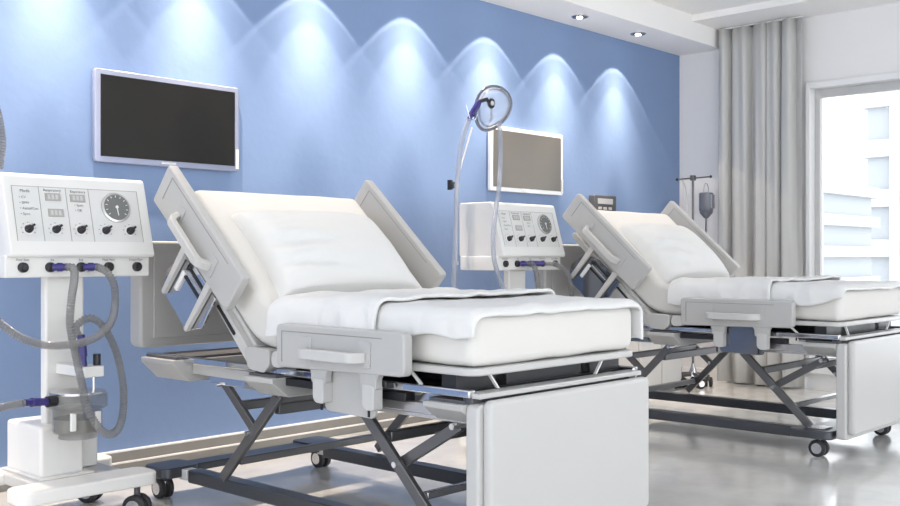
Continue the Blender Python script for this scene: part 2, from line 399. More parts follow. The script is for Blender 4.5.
# side rails (built flat, then turned): u towards the head, v down, from the foot-end top corner
def side_rail(s, origin, ang, arm, lay):
    ca, sa = math.cos(ang), math.sin(ang)
    def Q(u, v): return (origin[0]+ca*u+sa*v, origin[1]+sa*u-ca*v)
    xo, xi = X(s*.53), X(s*.49)
    far = .025 if s > 0 and lay == 'high' else 0
    def pr(name, pts, a, b, m, parent, r=.0, bev=0, **k):
        pts = [Q(*p) for p in pts]
        if r: pts = rpoly(pts, r, 4)
        a, b = sorted((a, b)); return MB().prism(pts, a, b).build(name, M[m], parent, bevel=bev, **k)
    hi = lay == 'high'
    L0, L1, H0, H1 = (.0, .660, .170, .183) if hi else (0, .637, .138, .150)
    body = pr('side_rail', [(L0, 0), (L1, 0), (L1-.004, H1), (L0, H0)], xo, xi, 'grey', bed, r=.016 if hi else .024, bev=.007, seg=3)
    # recessed groove outline on the outer and inner faces
    for f0, f1 in ((s*.5302, s*.5312), (s*.4888, s*.4898)):
        mb = MB()
        for a, b in (((.60, .022), (.60, .13)), ((.60, .022), (.10, .022))):
            if a[0] == b[0]: q = [(a[0], a[1]), (a[0]+.004, a[1]), (b[0]+.004, b[1]), (b[0], b[1])]
            else: q = [(b[0], b[1]), (a[0], a[1]), (a[0], a[1]+.003), (b[0], b[1]+.003)]
            xa, xb = sorted((X(f0), X(f1))); mb.prism([Q(*p) for p in q], xa, xb)
        mb.build('groove_line', M['skirting'], body)
    # handle: broad bowed grip on two feet
    u0, u1 = .165, .485
    prof = [(u0, .53), (u0+.030, .588), (u1-.030, .588), (u1, .53), (u1-.032, .53), (u1-.046, .562), (u0+.046, .562), (u0+.032, .53)]
    prof = rpoly(prof, .03, 4)
    mb = MB(); A = []; B = []
    hv = .020 if hi else 0
    for (u, xx) in prof:
        for v, lst in ((.072+hv, A), (.106+hv, B)):
            y, z = Q(u, v); lst.append(mb.bm.verts.new((X(s*xx), y, z)))
    mb.bm.faces.new(A); mb.bm.faces.new(B[::-1])
    for i in range(len(A)): mb.bm.faces.new([A[i], A[(i+1) % len(A)], B[(i+1) % len(A)], B[i]])
    mb.build('handle', M['ltgrey'], body, bevel=.007, seg=3)
    for u in (u0, u1-.03):
        pr('handle_foot', [(u-.016, .036+hv), (u+.040, .036+hv), (u+.040, .122+hv), (u-.016, .122+hv)], X(s*.53), X(s*.5345), 'grey', body, r=.008, bev=.001)
    # mounting arms, latch tabs, plate
    if not hi:
        for u in (.130, .375):
            pr('mounting_arm', [(u-.020, .125), (u+.105, .125), (u+.080, .155), (u+.080, arm-.06), (u+.004, arm-.06), (u+.004, .155)], X(s*.522), X(s*.494), 'grey', body, r=.012, bev=.003)
            pr('latch_tab', [(u+.012, arm-.075), (u+.066, arm-.075), (u+.066, arm-.008), (u+.050, arm+.006), (u+.012, arm+.006)], X(s*.526), X(s*.485), 'ltgrey', body, r=.010, bev=.002)
        pr('mounting_plate', [(.175, .12), (.425, .12), (.425, .285), (.175, .290)], X(s*.487), X(s*.474), 'grey', body, r=.025, bev=.003)
        for u in (.205, .44): pr('latch_slot', [(u-.006, .245), (u+.003, .245), (u+.003, .285), (u-.006, .285)], X(s*.49), X(s*.486), 'black', body)
    else:
        # swing-out bracket: two slim arms, polished plate with louvres, white tabs
        for u in (.130, .345):
            pr('mounting_arm', [(u-.010, .14), (u+.060, .14), (u+.042, .18), (u+.034, arm+.012), (u+.014, arm+.012), (u+.008, .18)], X(s*.520), X(s*.500), 'ltgrey', body, r=.008, bev=.003)
        for u in (.150, .315):
            pr('latch_tab', [(u, arm-.14), (u+.022, arm-.14), (u+.022, arm-.045), (u, arm-.045)], X(s*.505), X(s*.497), 'frame_white', body, r=.004, bev=.001)
        pr('mounting_plate', [(.11, .21), (.30, .21), (.40, .25), (.43, arm-.05), (.39, arm+.03), (.17, arm+.03), (.10, arm-.05)], X(s*.497), X(s*.485), 'mirror', body, r=.008, bev=.003)
        for k in range(3):
            v = .235+.022*k
            pr('louvre', [(.185, v), (.315, v), (.315, v+.009), (.185, v+.009)], X(s*.497), X(s*.502), ('black', 'alu', 'black')[k], body)
    if far: body.location.x += far
    return body
for s in (-1, 1):
    side_rail(s, (2.235, .768), 0, .25, 'low')
    side_rail(s, (3.065, .925), math.radians(42), .41, 'high')

# ------------------------------------------------------------------ mattress, pillow, duvet
def fbm(x, y, z=0, o=3):
    return sum(noise.noise(Vector((x*2**i, y*2**i, z+7*i)))/2**i for i in range(o))
BT = math.radians(42.5); cb, sb = math.cos(BT), math.sin(BT)
MT, MZ, MYF = .16, .667, 2.03
def spine(L):
    """bottom centre line of the mattress, arc length L from the foot -> (y,z,angle)"""
    L1 = .98; R = .24; LA = R*BT
    if L < L1: return MYF+L, MZ, 0
    if L < L1+LA:
        a = (L-L1)/R; return MYF+L1+R*math.sin(a), MZ+R*(1-math.cos(a)), a
    d = L-L1-LA; return MYF+L1+R*math.sin(BT)+d*cb, MZ+R*(1-math.cos(BT))+d*sb, BT
def make_mattress(xc, seed):
    mb = MB(); bm = mb.bm; W = .437; Lt = 1.80; r = .032
    # cross-section (rounded rectangle) as a closed loop
    sec = rrect(2*W, MT, r, 5, -W, 0)
    # add points along the long edges
    full = []
    for i, p in enumerate(sec):
        q = sec[(i+1) % len(sec)]; full.append(p)
        d = math.dist(p, q)
        if d > .1:
            n = int(d/.06)
            for k in range(1, n): full.append((p[0]+(q[0]-p[0])*k/n, p[1]+(q[1]-p[1])*k/n))
    rings = []; N = 70
    Ls = [0, .004, .010, .018, .028, .04]+[.04+(Lt-.08)*k/N for k in range(1, N)]+[Lt-.04, Lt-.028, Lt-.018, Lt-.01, Lt-.004, Lt]
    for L in Ls:
        e = min(L, Lt-L); k = 0
        if e < .032: k = .032*(1-math.sqrt(max(0, 1-((.032-e)/.032)**2)))
        y0, z0, a = spine(L); ring = []
        for (x, v) in full:
            xx = x*(1-k/W); vv = MT/2+(v-MT/2)*(1-k/(MT/2)*.9)
            vv += .004*fbm(x*4, L*4, seed)
            ring.append(bm.verts.new((xc+xx, y0-math.sin(a)*vv, z0+math.cos(a)*vv)))
        rings.append(ring)
    n = len(full)
    for i in range(len(rings)-1):
        for k in range(n): bm.faces.new([rings[i][k], rings[i][(k+1) % n], rings[i+1][(k+1) % n], rings[i+1][k]])
    bm.faces.new(rings[0][::-1]); bm.faces.new(rings[-1])
    return mb.build('mattress', M['mattress'], smooth=60)
def back_pt(x, u, h):
    """point on the raised mattress top: u up the slope from the bend, h above it"""
    y0, z0, a = spine(.98+.24*BT+u); v = MT+h
    return Vector((x, y0-math.sin(a)*v, z0+math.cos(a)*v))
def make_pillow(xc, seed):
    mb = MB(); bm = mb.bm; nu, nv = 44, 30
    hw, hh, th = .372, .262, .135
    top = {}; bot = {}
    for i in range(nu+1):
        for j in range(nv+1):
            a = -1+2*i/nu; b = -1+2*j/nv
            # pinched corners, slightly bowed edges
            ex = a*(1-.05*(1-b*b)*0 - .07*b*b*abs(a)**3*0); 
            px = a*hw*(1-.055*(1-b*b)); pu = b*hh*(1-.09*(1-a*a))
            e = max(0, (1-a**6))*max(0, (1-b**6)); pro = (max(0, 1-a*a)**.36)*(max(0, 1-b*b)**.36)
            wr = 0
            # creases running in from the left seam
            if a < .15:
                f = (.15-a)/1.15
                wr = .036*f*math.sin(b*15+a*5+seed)*abs(math.sin(b*5+1))*max(0, 1-abs(b+.15)) + .018*f*fbm(a*3, b*6, seed)
            wr += .006*fbm(a*2, b*2, seed+3)
            h = th*pro
            lean = -.03*(b+1)/2*0
            P = back_pt(xc+.012+px+.012*b, .215+pu, -.002+h+wr*e)
            Q = back_pt(xc+.012+px+.012*b, .215+pu, -.002)
            top[i, j] = bm.verts.new(P)
            bot[i, j] = top[i, j] if i in (0, nu) or j in (0, nv) else bm.verts.new(Q)
    for i in range(nu):
        for j in range(nv):
            bm.faces.new([top[i, j], top[i+1, j], top[i+1, j+1], top[i, j+1]])
            q = [bot[i, j], bot[i, j+1], bot[i+1, j+1], bot[i+1, j]]
            if len(set(q)) == 4:
                try: bm.faces.new(q)
                except ValueError: pass
    return mb.build('pillow', M['pillow'], smooth=0 or 80)
ZT = MZ+MT
def drape(xc, y0, y1, base, hangL, hangR, footdrop, seed, amp, name, thick=.008, headcurl=0, W=.447, edge=None):
    """cloth over the mattress: rows along y, columns across x; sides hang over the edge"""
    mb = MB(); bm = mb.bm; r = .03; ny = 56
    def across(s, z):
        a = abs(s); sg = 1 if s > 0 else -1
        if a < W-r: return sg*a, z
        q = (a-(W-r))/r
        if q < math.pi/2: return sg*(W-r+r*math.sin(q)), z-r*(1-math.cos(q))
        return sg*(W), z-r-(a-(W-r)-r*math.pi/2)
    rows = []
    for j in range(ny+1):
        t = j/ny; y = y0+(y1-y0)*t
        hl = hangL(t); hr = hangR(t); S0 = -(W-r+r*1.57)-hl; S1 = (W-r+r*1.57)+hr; row = []
        nx = 90
        for i in range(nx+1):
            s = S0+(S1-S0)*i/nx
            wv = amp*(fbm(s*3.2, y*3.5, seed) + .4*fbm(s*9, y*7, seed+5) + .55*(1-abs(fbm(s*3+y*2, y*8-s*2, seed+8, 2)))**4)
            x, z = across(s, base)
            side = max(0, min(1, (abs(s)-(W-r))/.06))
            yy = y + .012*fbm(s*3, 3.3, seed+9)*(1 if t < .06 or t > .94 else 0)
            if edge: yy += edge(s, t)
            z += (wv+amp*.4)*(1-side) - (.016*t if headcurl else 0)
            x += (abs(wv)+.003)*side*(1 if s > 0 else -1)*1.2
            if footdrop:
                d = .035-(y-y0)
                if d > 0: 
                    q = d/.035; z -= footdrop*q*q*(1-.3*side); yy = y0-.012*math.sin(q*1.57)+(.035-d)*.9
            if headcurl and t > 1-headcurl:
                q = (t-1+headcurl)/headcurl; z += .010*math.sin(q*math.pi)*(1-side) - .006*q
            row.append(bm.verts.new((xc+x, yy, z)))
        rows.append(row)
    for a, b in zip(rows, rows[1:]):
        for i in range(len(a)-1): bm.faces.new([a[i], a[i+1], b[i+1], b[i]])
    o = mb.build(name, M['linen'], smooth=0 or 80)
    sm = o.modifiers.new('thick', 'SOLIDIFY'); sm.thickness = thick; sm.offset = 1
    bv = o.modifiers.new('soft', 'SUBSURF'); bv.levels = 1; bv.render_levels = 1
    return o
def bedding(xc, seed, which):
    tag(make_mattress(xc, seed), f'cream mattress bent up at the head, on the {which} bed', 'mattress', 'mattresses on the hospital beds')
    tag(make_pillow(xc, seed), f'white creased pillow on the raised back of the {which} bed', 'pillow', 'pillows on the hospital beds')
    hl = lambda t: .012+.040*min(1, t/.13)**.5+.012*math.sin(t*10+seed)
    hr = lambda t: .09 + .02*math.sin(t*7)
    tag(drape(xc, 2.022, 2.56, ZT+.006, hl, hr, .022, seed+1, .009, 'duvet', .014),
        f'white duvet spread over the foot of the {which} bed', 'duvet', 'duvets on the hospital beds')
    def edge(s, t):
        e = 0
        if t < .25: e -= .018*math.sin(s*5+seed)*(1-t/.25)
        if t > .75: e += .03*fbm(s*3, 1.1, seed)*(t-.75)/.25
        return e
    hl2 = lambda t: .095-.03*max(0, t-.55)+.01*math.sin(t*6+seed)
    if which == 'nearer': pass
    tag(drape(xc, 2.40, 2.975, ZT+.026, hl2, hl2, 0, seed+2, .0115, 'folded_blanket', .014, headcurl=.16, W=.466, edge=edge),
        f'white folded-back blanket across the middle of the {which} bed, below the pillow', 'blanket', 'folded blankets on the hospital beds')
bedding(XC, 1.7, 'nearer'); bedding(XC+DX, 4.3, 'farther')
bed2 = copy_thing(bed, DX, 'grey adjustable hospital bed on dark scissor lift, farther one, beside the grey curtain')
LIFT = .012   # the farther bed is set a little higher: everything above the scissors
for o in [o for o in C.objects if o.parent == bed2]:
    n = o.name.split('.')[0]
    if n not in ('caster', 'base_rail', 'rail_end_cap', 'foot_crossbar', 'head_crossbar', 'step_plate', 'scissor_leg', 'pivot_bolt', 'cross_rod'):
        o.location.z += LIFT; o.location.x += .012
    if n == 'side_rail':
        for q in [q for q in C.objects if q.parent == o and q.name.startswith('mounting_plate')]:
            q.data = q.data.copy(); q.data.materials.clear(); q.data.materials.append(M['darkmirror'])
for nm in ('mattress.001', 'pillow.001', 'duvet.001', 'folded_blanket.001'):
    bpy.data.objects[nm].location = (.012, 0, LIFT)

# ------------------------------------------------------------------ ventilators
VX = 1.88; VF = 3.65
def txt(body, size, x, v, parent_list, align='CENTER'):
    cu = bpy.data.curves.new('t', 'FONT'); cu.body = body; cu.size = size; cu.align_x = align; cu.resolution_u = 2
    o = bpy.data.objects.new('t', cu); C.objects.link(o)
    me = bpy.data.meshes.new_from_object(o.evaluated_get(bpy.context.evaluated_depsgraph_get()))
    parent_list.append((me, x, v)); bpy.data.objects.remove(o); bpy.data.curves.remove(cu)
PA = math.atan2(.085, .306)     # lean of the control panel
def PM(x, z, out=0):
    """panel frame: x world, z world height on the sloping face"""
    return Matrix.Translation((x, 3.617+(z-1.004)*math.tan(PA), z)) @ Matrix.Rotation(math.pi/2-PA, 4, 'X') @ Matrix.Translation((0, 0, out))
def FM(x, z, out=0):
    return Matrix.Translation((x, VF, z)) @ Matrix.Rotation(math.pi/2, 4, 'X') @ Matrix.Translation((0, 0, out))
def merge_text(lst, frame, name, parent, out):
    bm = bmesh.new()
    for me, x, z in lst:
        me.transform(frame(x, z, out)); bm.from_mesh(me); bpy.data.meshes.remove(me)
    mb = MB(); mb.bm.free(); mb.bm = bm
    return mb.build(name, M['ink'], parent, smooth=0, kind='stuff')
def ventilator(extra):
    v = thing('ventilator', (VX, 3.72, 0), 'white wheeled ventilator with control panel and grey hoses, at the left edge', 'ventilator', 'two ventilators beside the beds')
    x0, x1 = VX-.288, VX+.288
    prof = rpoly([(3.612, 1.0), (3.70, 1.308), (3.945, 1.308), (3.945, 1.0)], .018, 4)
    con = MB().prism(prof, x0+.008, x1+.004).build('console', M['white'], v, bevel=.010, seg=3)
    MB().prism(rrect(x1-x0, .080, .006, x0=x0, y0=.925), VF, 3.93, 'y').build('lower_housing', M['white'], v, bevel=.005)
    # inset control panel with column lines
    pl = MB(); L = [(VX-.262, VX+.258, 1.258, 1.264), (VX-.262, VX+.258, 1.058, 1.060)]
    MB().box(-.250, .250, -.105, .105, 0, .0025).tf(PM(VX, 1.158, .001)).build('control_panel', M['panel'], con, bevel=.001)
    mb = MB()
    for dx in (-.250, -.150, -.046, .045, .250): mb.box(dx-.001, dx+.001, -.105, .105, .0035, .0042)
    mb.box(-.250, .250, .1035, .105, .0035, .0042).tf(PM(VX, 1.158))
    mb.build('panel_lines', M['skirting'], con)
    for dx, z in ((-.099, 1.222), (-.094, 1.163), (-.002, 1.221)):
        MB().box(-.030, .030, -.015, .015, .003, .007).tf(PM(VX+dx, z)).build('display', M['display'], con, bevel=.001)
        mb = MB()
        for k in range(3): mb.box(-.021+k*.015, -.011+k*.015, -.009, .009, .007, .0075)
        mb.tf(PM(VX+dx, z)).build('display_digits', M['frame_grey'], con)
    # gauge
    gx, gz = VX+.150, 1.190
    MB().tube([(0, 0, .003), (0, 0, .011), (0, 0, .013)], .05, 32, radii=[.060, .060, .055]).tf(PM(gx, gz)).build('gauge_rim', M['alu'], con)
    MB().cyl((0, 0, .013), (0, 0, .0145), .052, n=32).tf(PM(gx, gz)).build('gauge_face', M['dial'], con)
    mb = MB()
    for k in range(11):
        a = math.radians(-130+26*k); mb.bm.verts.ensure_lookup_table()
        t = MB().box(-.0012, .0012, .039, .047, .0145, .0152); t.tf(PM(gx, gz) @ Matrix.Rotation(a, 4, 'Z'))
        me = bpy.data.meshes.new('x'); t.bm.to_mesh(me); t.bm.free(); mb.bm.from_mesh(me); bpy.data.meshes.remove(me)
    mb.build('gauge_marks', M['needle'], con)
    MB().box(-.0016, .0016, -.034, .006, .0152, .0165).cyl((0, 0, .0146), (0, 0, .018), .006).tf(PM(gx, gz) @ Matrix.Rotation(.08, 4, 'Z')).build('gauge_needle', M['needle'], con)
    # knobs with printed dials
    for dx in (-.206, -.103, -.006, .095, .197):
        p = PM(VX+dx, 1.1)
        MB().cyl((0, 0, .003), (0, 0, .006), .021, n=24).tf(p).build('knob_plate', M['frame_white'], con)
        MB().tube([(0, 0, .006), (0, 0, .020), (0, 0, .023)], .0145, 20, radii=[.0155, .0135, .011]).box(-.004, .004, -.019, .019, .012, .030).tf(p @ Matrix.Rotation(-.9, 4, 'Z')).build('control_knob', M['black'], con)
        mb = MB()
        for k in range(7):
            a = math.radians(-120+40*k); c, s_ = math.cos(a+1.57), math.sin(a+1.57)
            mb.box(c*.026-.0018, c*.026+.0018, s_*.026-.0012, s_*.026+.0012, .0035, .0042)
        mb.tf(p).build('knob_scale', M['ink'], con)
    T = []
    txt('Mode', .016, VX-.203, 1.236, T)
    for k, s_ in enumerate(('• CV', '• SIMV', '• Assist/Con', '• Spon')): txt(s_, .0135, VX-.228, 1.213-.0205*k, T, 'LEFT')
    txt('Respiratory', .0145, VX-.099, 1.2425, T); txt('Expiratory', .0145, VX+.002, 1.2415, T)
    txt('• Spon', .0135, VX-.018, 1.190, T, 'LEFT'); txt('• OK', .0135, VX-.018, 1.171, T, 'LEFT')
    merge_text(T, PM, 'panel_lettering', con, .0045)
    T = []
    for dx, s_ in ((-.223, 'Flow Sens'), (-.112, 'Ins'), (.0, 'Exp'), (.112, 'Mask Vent'), (.228, 'Sensor Port')): txt(s_, .012, VX+dx, .986, T)
    merge_text(T, FM, 'port_lettering', v, .001)
    for dx in (-.223, -.121, .0, .112, .232):
        p = FM(VX+dx, .962)
        MB().tube([(0, 0, 0), (0, 0, .012), (0, 0, .014)], .017, 24, radii=[.019, .018, .015]).cyl((0, 0, .014), (0, 0, .020), .009).tf(p).build('gas_port', M['black'], v)
    # column, cabinet block, base
    MB().box(VX-.105, VX+.050, 3.72, 3.765, .33, .93).build('column', M['white'], v, bevel=.010, seg=3)
    MB().box(VX-.155, VX+.015, 3.655, 3.94, .185, .375).build('power_unit', M['white'], v, bevel=.012, seg=3)
    MB().box(VX+.018, VX+.115, 3.735, 3.94, .185, .36).build('battery_box', M['white'], v, bevel=.008)
    base = MB().prism(rrect(.535, .15, .045, 6, x0=VX-.315, y0=3.455), .138, .187, 'z').build('base_bar', M['white'], v, bevel=.008, seg=3)
    MB().prism(rrect(.56, .13, .045, 6, x0=VX-.30, y0=3.86), .138, .182, 'z').build('base_bar', M['white'], v, bevel=.008, seg=3)
    MB().box(VX-.20, VX+.15, 3.59, 3.88, .142, .184).build('base_plate', M['ltgrey'], v, bevel=.006)
    MB().box(VX-.17, VX+.04, 3.62, 3.95, .184, .190).build('cabinet_foot', M['white'], v, bevel=.002)
    for x, y in ((VX+.165, 3.53), (VX-.26, 3.53), (VX+.18, 3.925), (VX-.25, 3.925)):
        caster(x, y, v, z_top=.14, r=.048, yaw=.5, body='darkgrey')
    # humidifier: bracket, jar with lid and water
    MB().box(VX-.065, VX+.014, 3.50, 3.72, .560, .600).build('humidifier_bracket', M['white'], v, bevel=.004)
    jx, jy = VX-.057, 3.565
    MB().cyl((jx+.060, 3.535, .60), (jx+.060, 3.535, .642), .014, n=16).build('bracket_knob', M['black'], v)
    MB().cyl((jx+.045, 3.53, .50), (jx+.045, 3.53, .56), .005).build('bracket_rod', M['chrome'], v)
    def lathe(pr, n=32):
        mb = MB(); mb.tube([(jx, jy, z) for r, z in pr], 1, n, radii=[r for r, z in pr]); return mb
    jar = lathe([(.060, .335), (.068, .337), (.068, .355), (.084, .358), (.088, .37), (.088, .445)]).build('humidifier_jar', M['jar'], v)
    lathe([(.081, .362), (.083, .41)]).build('water', M['liquid'], jar)
    lathe([(.104, .447), (.108, .452), (.108, .492), (.104, .500)]).build('jar_lid', M['jar'], jar)
    lathe([(.098, .500), (.098, .508), (.03, .515)]).build('lid_top', M['alu'], jar)
    for a in (-2.2, -1.25):
        px, py = jx+.097*math.cos(a), jy+.097*math.sin(a)
        MB().box(px-.010, px+.010, py-.008, py+.006, .375, .44).build('jar_clip', M['white'], jar, bevel=.003)
    MB().cyl((jx-.10, jy-.03, .485), (jx-.135, jy-.04, .485), .020, n=10).build('inlet_nut', M['black'], jar)
    # hoses
    def hose(pts, r=.0155):
        p, rad = corrugated(pts, r); return MB().tube(p, r, 14, radii=rad).build('breathing_hose', M['hose'], v)
    def conn(a, b, parent, r=.013):
        a = Vector(a); b = Vector(b)
        MB().tube([a, a.lerp(b, .3), a.lerp(b, .31), a.lerp(b, .7), a.lerp(b, .71), b], r, 16, radii=[r, r, r*1.25, r*1.25, r*1.05, r*1.05]).build('hose_connector', M['purple'], parent)
    y = 3.60
    h = hose([(VX-.078, 3.615, .963), (VX-.062, 3.585, .958), (VX-.080, 3.545, .915), (VX-.108, 3.51, .85), (VX-.124, 3.49, .76), (VX-.115, 3.47, .66),
              (VX-.105, 3.44, .55), (VX-.092, 3.43, .47), (VX-.06, 3.42, .40), (VX-.01, 3.43, .358), (VX+.05, 3.46, .37), (VX+.085, 3.49, .44),
              (VX+.092, 3.51, .54), (VX+.07, 3.52, .65), (VX+.03, 3.53, .735), (VX-.02, 3.54, .775), (VX-.065, 3.545, .755), (VX-.072, 3.55, .735), (VX-.058, 3.55, .705)])
    conn((VX-.118, 3.636, .962), (VX-.074, 3.612, .963), h)
    conn((VX-.052, 3.53, .60), (VX-.056, 3.54, .715), h)
    if extra:
        h = hose([(VX+.042, 3.61, .963), (VX+.06, 3.57, .945), (VX+.078, 3.55, .90), (VX+.074, 3.53, .83), (VX+.035, 3.49, .76), (VX-.04, 3.46, .71), (VX-.14, 3.45, .69),
                  (VX-.26, 3.45, .70), (VX-.36, 3.46, .755), (VX-.44, 3.5, .86), (VX-.47, 3.6, 1.05), (VX-.46, 3.75, 1.3), (VX-.40, 3.86, 1.58), (VX-.31, 3.9, 1.70), (VX-.235, 3.88, 1.60), (VX-.215, 3.84, 1.45), (VX-.225, 3.84, 1.33)])
        conn((VX+.004, 3.636, .962), (VX+.046, 3.608, .963), h)
        h2 = hose([(VX-.80, 4.39, .45), (VX-.80, 4.15, .38), (VX-.74, 3.75, .33), (VX-.60, 3.50, .40), (VX-.48, 3.46, .47), (VX-.38, 3.47, .49), (VX-.29, 3.49, .495)])
        conn((VX-.29, 3.49, .495), (VX-.195, 3.525, .486), h2)
    return v
vent = ventilator(True)
# second ventilator: the same machine with its own hoses and the mask arm
kids = [o for o in C.objects if o.parent == vent]
hoses = [o for o in kids if o.name.startswith('breathing_hose')]
vent2 = copy_thing(vent, DX, 'white wheeled ventilator with a face mask on a tall arm, standing between the two beds', skip=hoses[1:])
def v2part(mb, name, m, parent=None, **k): return mb.build(name, M[m], parent or vent2, **k)
VB = VX+DX
def hose2(pts, r=.0155, m='hose', cor=True, parent=None):
    if cor: p, rad = corrugated(pts, r); mb = MB().tube(p, r, 14, radii=rad)
    else: p = catmull(pts, 10); mb = MB().tube(p, r, 12)
    return mb.build('breathing_hose' if cor else 'clear_tube', M[m], parent or vent2)
h = hose2([(VB+.02, 3.58, .963), (VB+.09, 3.53, .955), (VB+.16, 3.5, .90), (VB+.19, 3.5, .80), (VB+.19, 3.5, .62), (VB+.15, 3.5, .48), (VB+.06, 3.46, .40)])
MB().tube([(VB-.075, 3.622, .962), (VB-.05, 3.60, .962), (VB+.02, 3.57, .963)], .013, 14, radii=[.014, .018, .015]).build('hose_connector', M['purple'], h)
# mask arm
px, py = 4.245, 3.90
arm = v2part(MB().tube([(px, py, .96), (px, py, 1.41)], .009, 14), 'support_arm', 'alu')
MB().cyl((px, py, .955), (px, py, .975), .013).build('arm_foot', M['white'], arm)
MB().box(px-.016, px+.014, py-.016, py+.014, 1.385, 1.425).build('arm_clamp', M['alu'], arm, bevel=.003)
MB().cyl((px-.008, py+.008, 1.405), (px-.022, py+.022, 1.405), .009).box(px-.036, px-.016, py+.010, py+.034, 1.378, 1.434).build('clamp_knob', M['black'], arm, bevel=.002)
MB().tube([(px, py, 1.41), (px+.05, py-.01, 1.56), (px+.115, py-.02, 1.74)], .0045, 10).build('arm_rod', M['white'], arm)
hose2([(VB-.06, 3.80, .60), (VB-.14, 3.86, .58), (px-.02, 3.90, .66), (px-.04, 3.88, .80), (px-.03, 3.88, 1.0), (px-.018, 3.88, 1.2), (px-.012, 3.88, 1.4), (px-.01, 3.87, 1.52), (px+.008, 3.865, 1.64), (px+.04, 3.86, 1.73), (px+.062, 3.86, 1.775)], .015, 'tubeclear', False)
# face mask: cushion rim, clear shell, swivel elbow
mk = bpy.data.objects.new('face_mask', None)
def maskpt(a, k, d):
    """pear-shaped outline; plane facing the camera side (-y), d = depth out of it"""
    r = 1+.10*math.cos(2*a)*0
    w_ = .098*(1+.20*math.sin(a)); x = w_*math.cos(a)*k; z = .132*math.sin(a)*k
    tilt = -.42
    x, z = x*math.cos(tilt)-z*math.sin(tilt), x*math.sin(tilt)+z*math.cos(tilt)
    return Vector((4.485+.80*x-.55*d, 3.84-.60*x-.83*d, 1.855+z))
pts = [maskpt(2*math.pi*k/40, 1, 0) for k in range(41)]
mask = v2part(MB().tube(pts, .010, 10, cap=False), 'face_mask', 'maskrim')
mb = MB(); rows = []
for k, d in ((.98, 0), (.92, .03), (.78, .052), (.55, .066), (.22, .072)):
    rows.append([mb.bm.verts.new(maskpt(2*math.pi*i/32, k, d)) for i in range(32)])
for a, b in zip(rows, rows[1:]):
    for i in range(32): mb.bm.faces.new([a[i], a[(i+1) % 32], b[(i+1) % 32], b[i]])
mb.bm.faces.new(rows[-1])
mb.build('mask_shell', M['tubeclear'], mask)
MB().tube([maskpt(2*math.pi*k/40, .84, .026) for k in range(41)], .005, 8, cap=False).build('inner_rim', M['maskrim'], mask)
cpt = maskpt(0, 0, .066)+Vector((-.022, .02, .020))
ring = [cpt+Vector((.021*math.cos(2*math.pi*k/20), -.012, .021*math.sin(2*math.pi*k/20))) for k in range(21)]
MB().tube(ring, .009, 8, cap=False).build('swivel_ring', M['black'], mask)
MB().cyl(cpt+Vector((0, -.005, 0)), cpt+Vector((0, -.02, 0)), .014).build('elbow_cap', M['ltgrey'], mask)
e0 = Vector((px+.062, 3.86, 1.775)); e1 = cpt+Vector((-.055, .03, .01))
MB().tube([e0, e0.lerp(e1, .25), e0.lerp(e1, .26), e0.lerp(e1, .8), e1], .014, 14, radii=[.013, .013, .019, .019, .014]).build('mask_connector', M['purple'], mask)
MB().tube([e1, e1+Vector((.03, -.03, .012)), cpt], .012, 12).build('mask_elbow', M['black'], mask)
MB().tube([e0+Vector((-.035, -.01, .085)), e0+Vector((-.01, -.02, .0)), e0+Vector((.03, -.02, .0)), e0+Vector((.055, -.02, .035))], .0025, 8).build('mask_clip', M['chrome'], mask)
for sx in (.012, .028):
    MB().tube([cpt+Vector((.01, 0, -.01)), cpt+Vector((.02+sx, .02, -.08)), cpt+Vector((.05, .05, -.10))], .004, 8).build('mask_strut', M['alu'], mask)
hose2([(4.49, 3.79, 1.78), (4.49, 3.78, 1.68), (4.455, 3.75, 1.55), (4.36, 3.68, 1.39), (4.26, 3.62, 1.25), (4.18, 3.57, 1.10), (4.18, 3.56, .98), (4.23, 3.56, .87), (4.28, 3.55, .78), (4.33, 3.54, .66), (4.38, 3.53, .54), (VB-.17, 3.53, .487)], .0135, 'tubeclear', False)

# ------------------------------------------------------------------ infusion stand, cabinet, wall unit
iv = thing('infusion_stand', (7.056, 4.0, 0), 'slim metal infusion stand with crossbar and hanging bag, against the white wall', 'infusion stand')
IX, IY = 7.056, 4.0
MB().cyl((IX, IY, .10), (IX, IY, 1.60), .009).build('pole', M['steel'], iv)
MB().tube([(IX, IY, .08), (IX, IY, .10), (IX, IY, .16), (IX, IY, .18)], .03, 16, radii=[.035, .035, .016, .011]).build('hub', M['chrome'], iv)
for k in range(5):
    a = math.radians(20+72*k); ex, ey = IX+.115*math.cos(a), IY+.115*math.sin(a)
    MB().tube([(IX, IY, .10), (ex, ey, .092)], .014, 10, radii=[.018, .012]).build('base_leg', M['steel'], iv)
    caster(ex, ey, iv, z_top=.095, r=.038, yaw=a, body='darkgrey')
cb_ = MB().tube([(IX-.235, IY, 1.585), (IX+.27, IY, 1.635)], .006, 10).build('crossbar', M['steel'], iv)
MB().box(IX-.022, IX+.022, IY-.016, IY+.016, 1.59, 1.63).build('crossbar_clamp', M['steel'], iv, bevel=.003)
for ex, ez in ((IX-.24, 1.585), (IX+.275, 1.636)):
    MB().tube([(ex-.01, IY, ez), (ex, IY, ez), (ex+.01, IY, ez)], .01, 10, radii=[.006, .012, .008]).build('bar_tip', M['black'], iv)
bgx = IX+.205
bagt = thing('infusion_bag', (bgx, IY, 1.34), 'small dark clear infusion bag with drip chamber, hanging from the metal stand', 'infusion bag')
MB().tube([(bgx, IY, 1.300), (bgx, IY, 1.312), (bgx, IY, 1.345), (bgx, IY, 1.375), (bgx, IY, 1.50), (bgx, IY, 1.505)], .05, 20, radii=[.008, .022, .05, .056, .056, .050]).build('bag_body', M['bag'], bagt)
loop = [(bgx+.04*math.cos(t/12*math.pi), IY, 1.505+.075*math.sin(t/12*math.pi)) for t in range(13)]
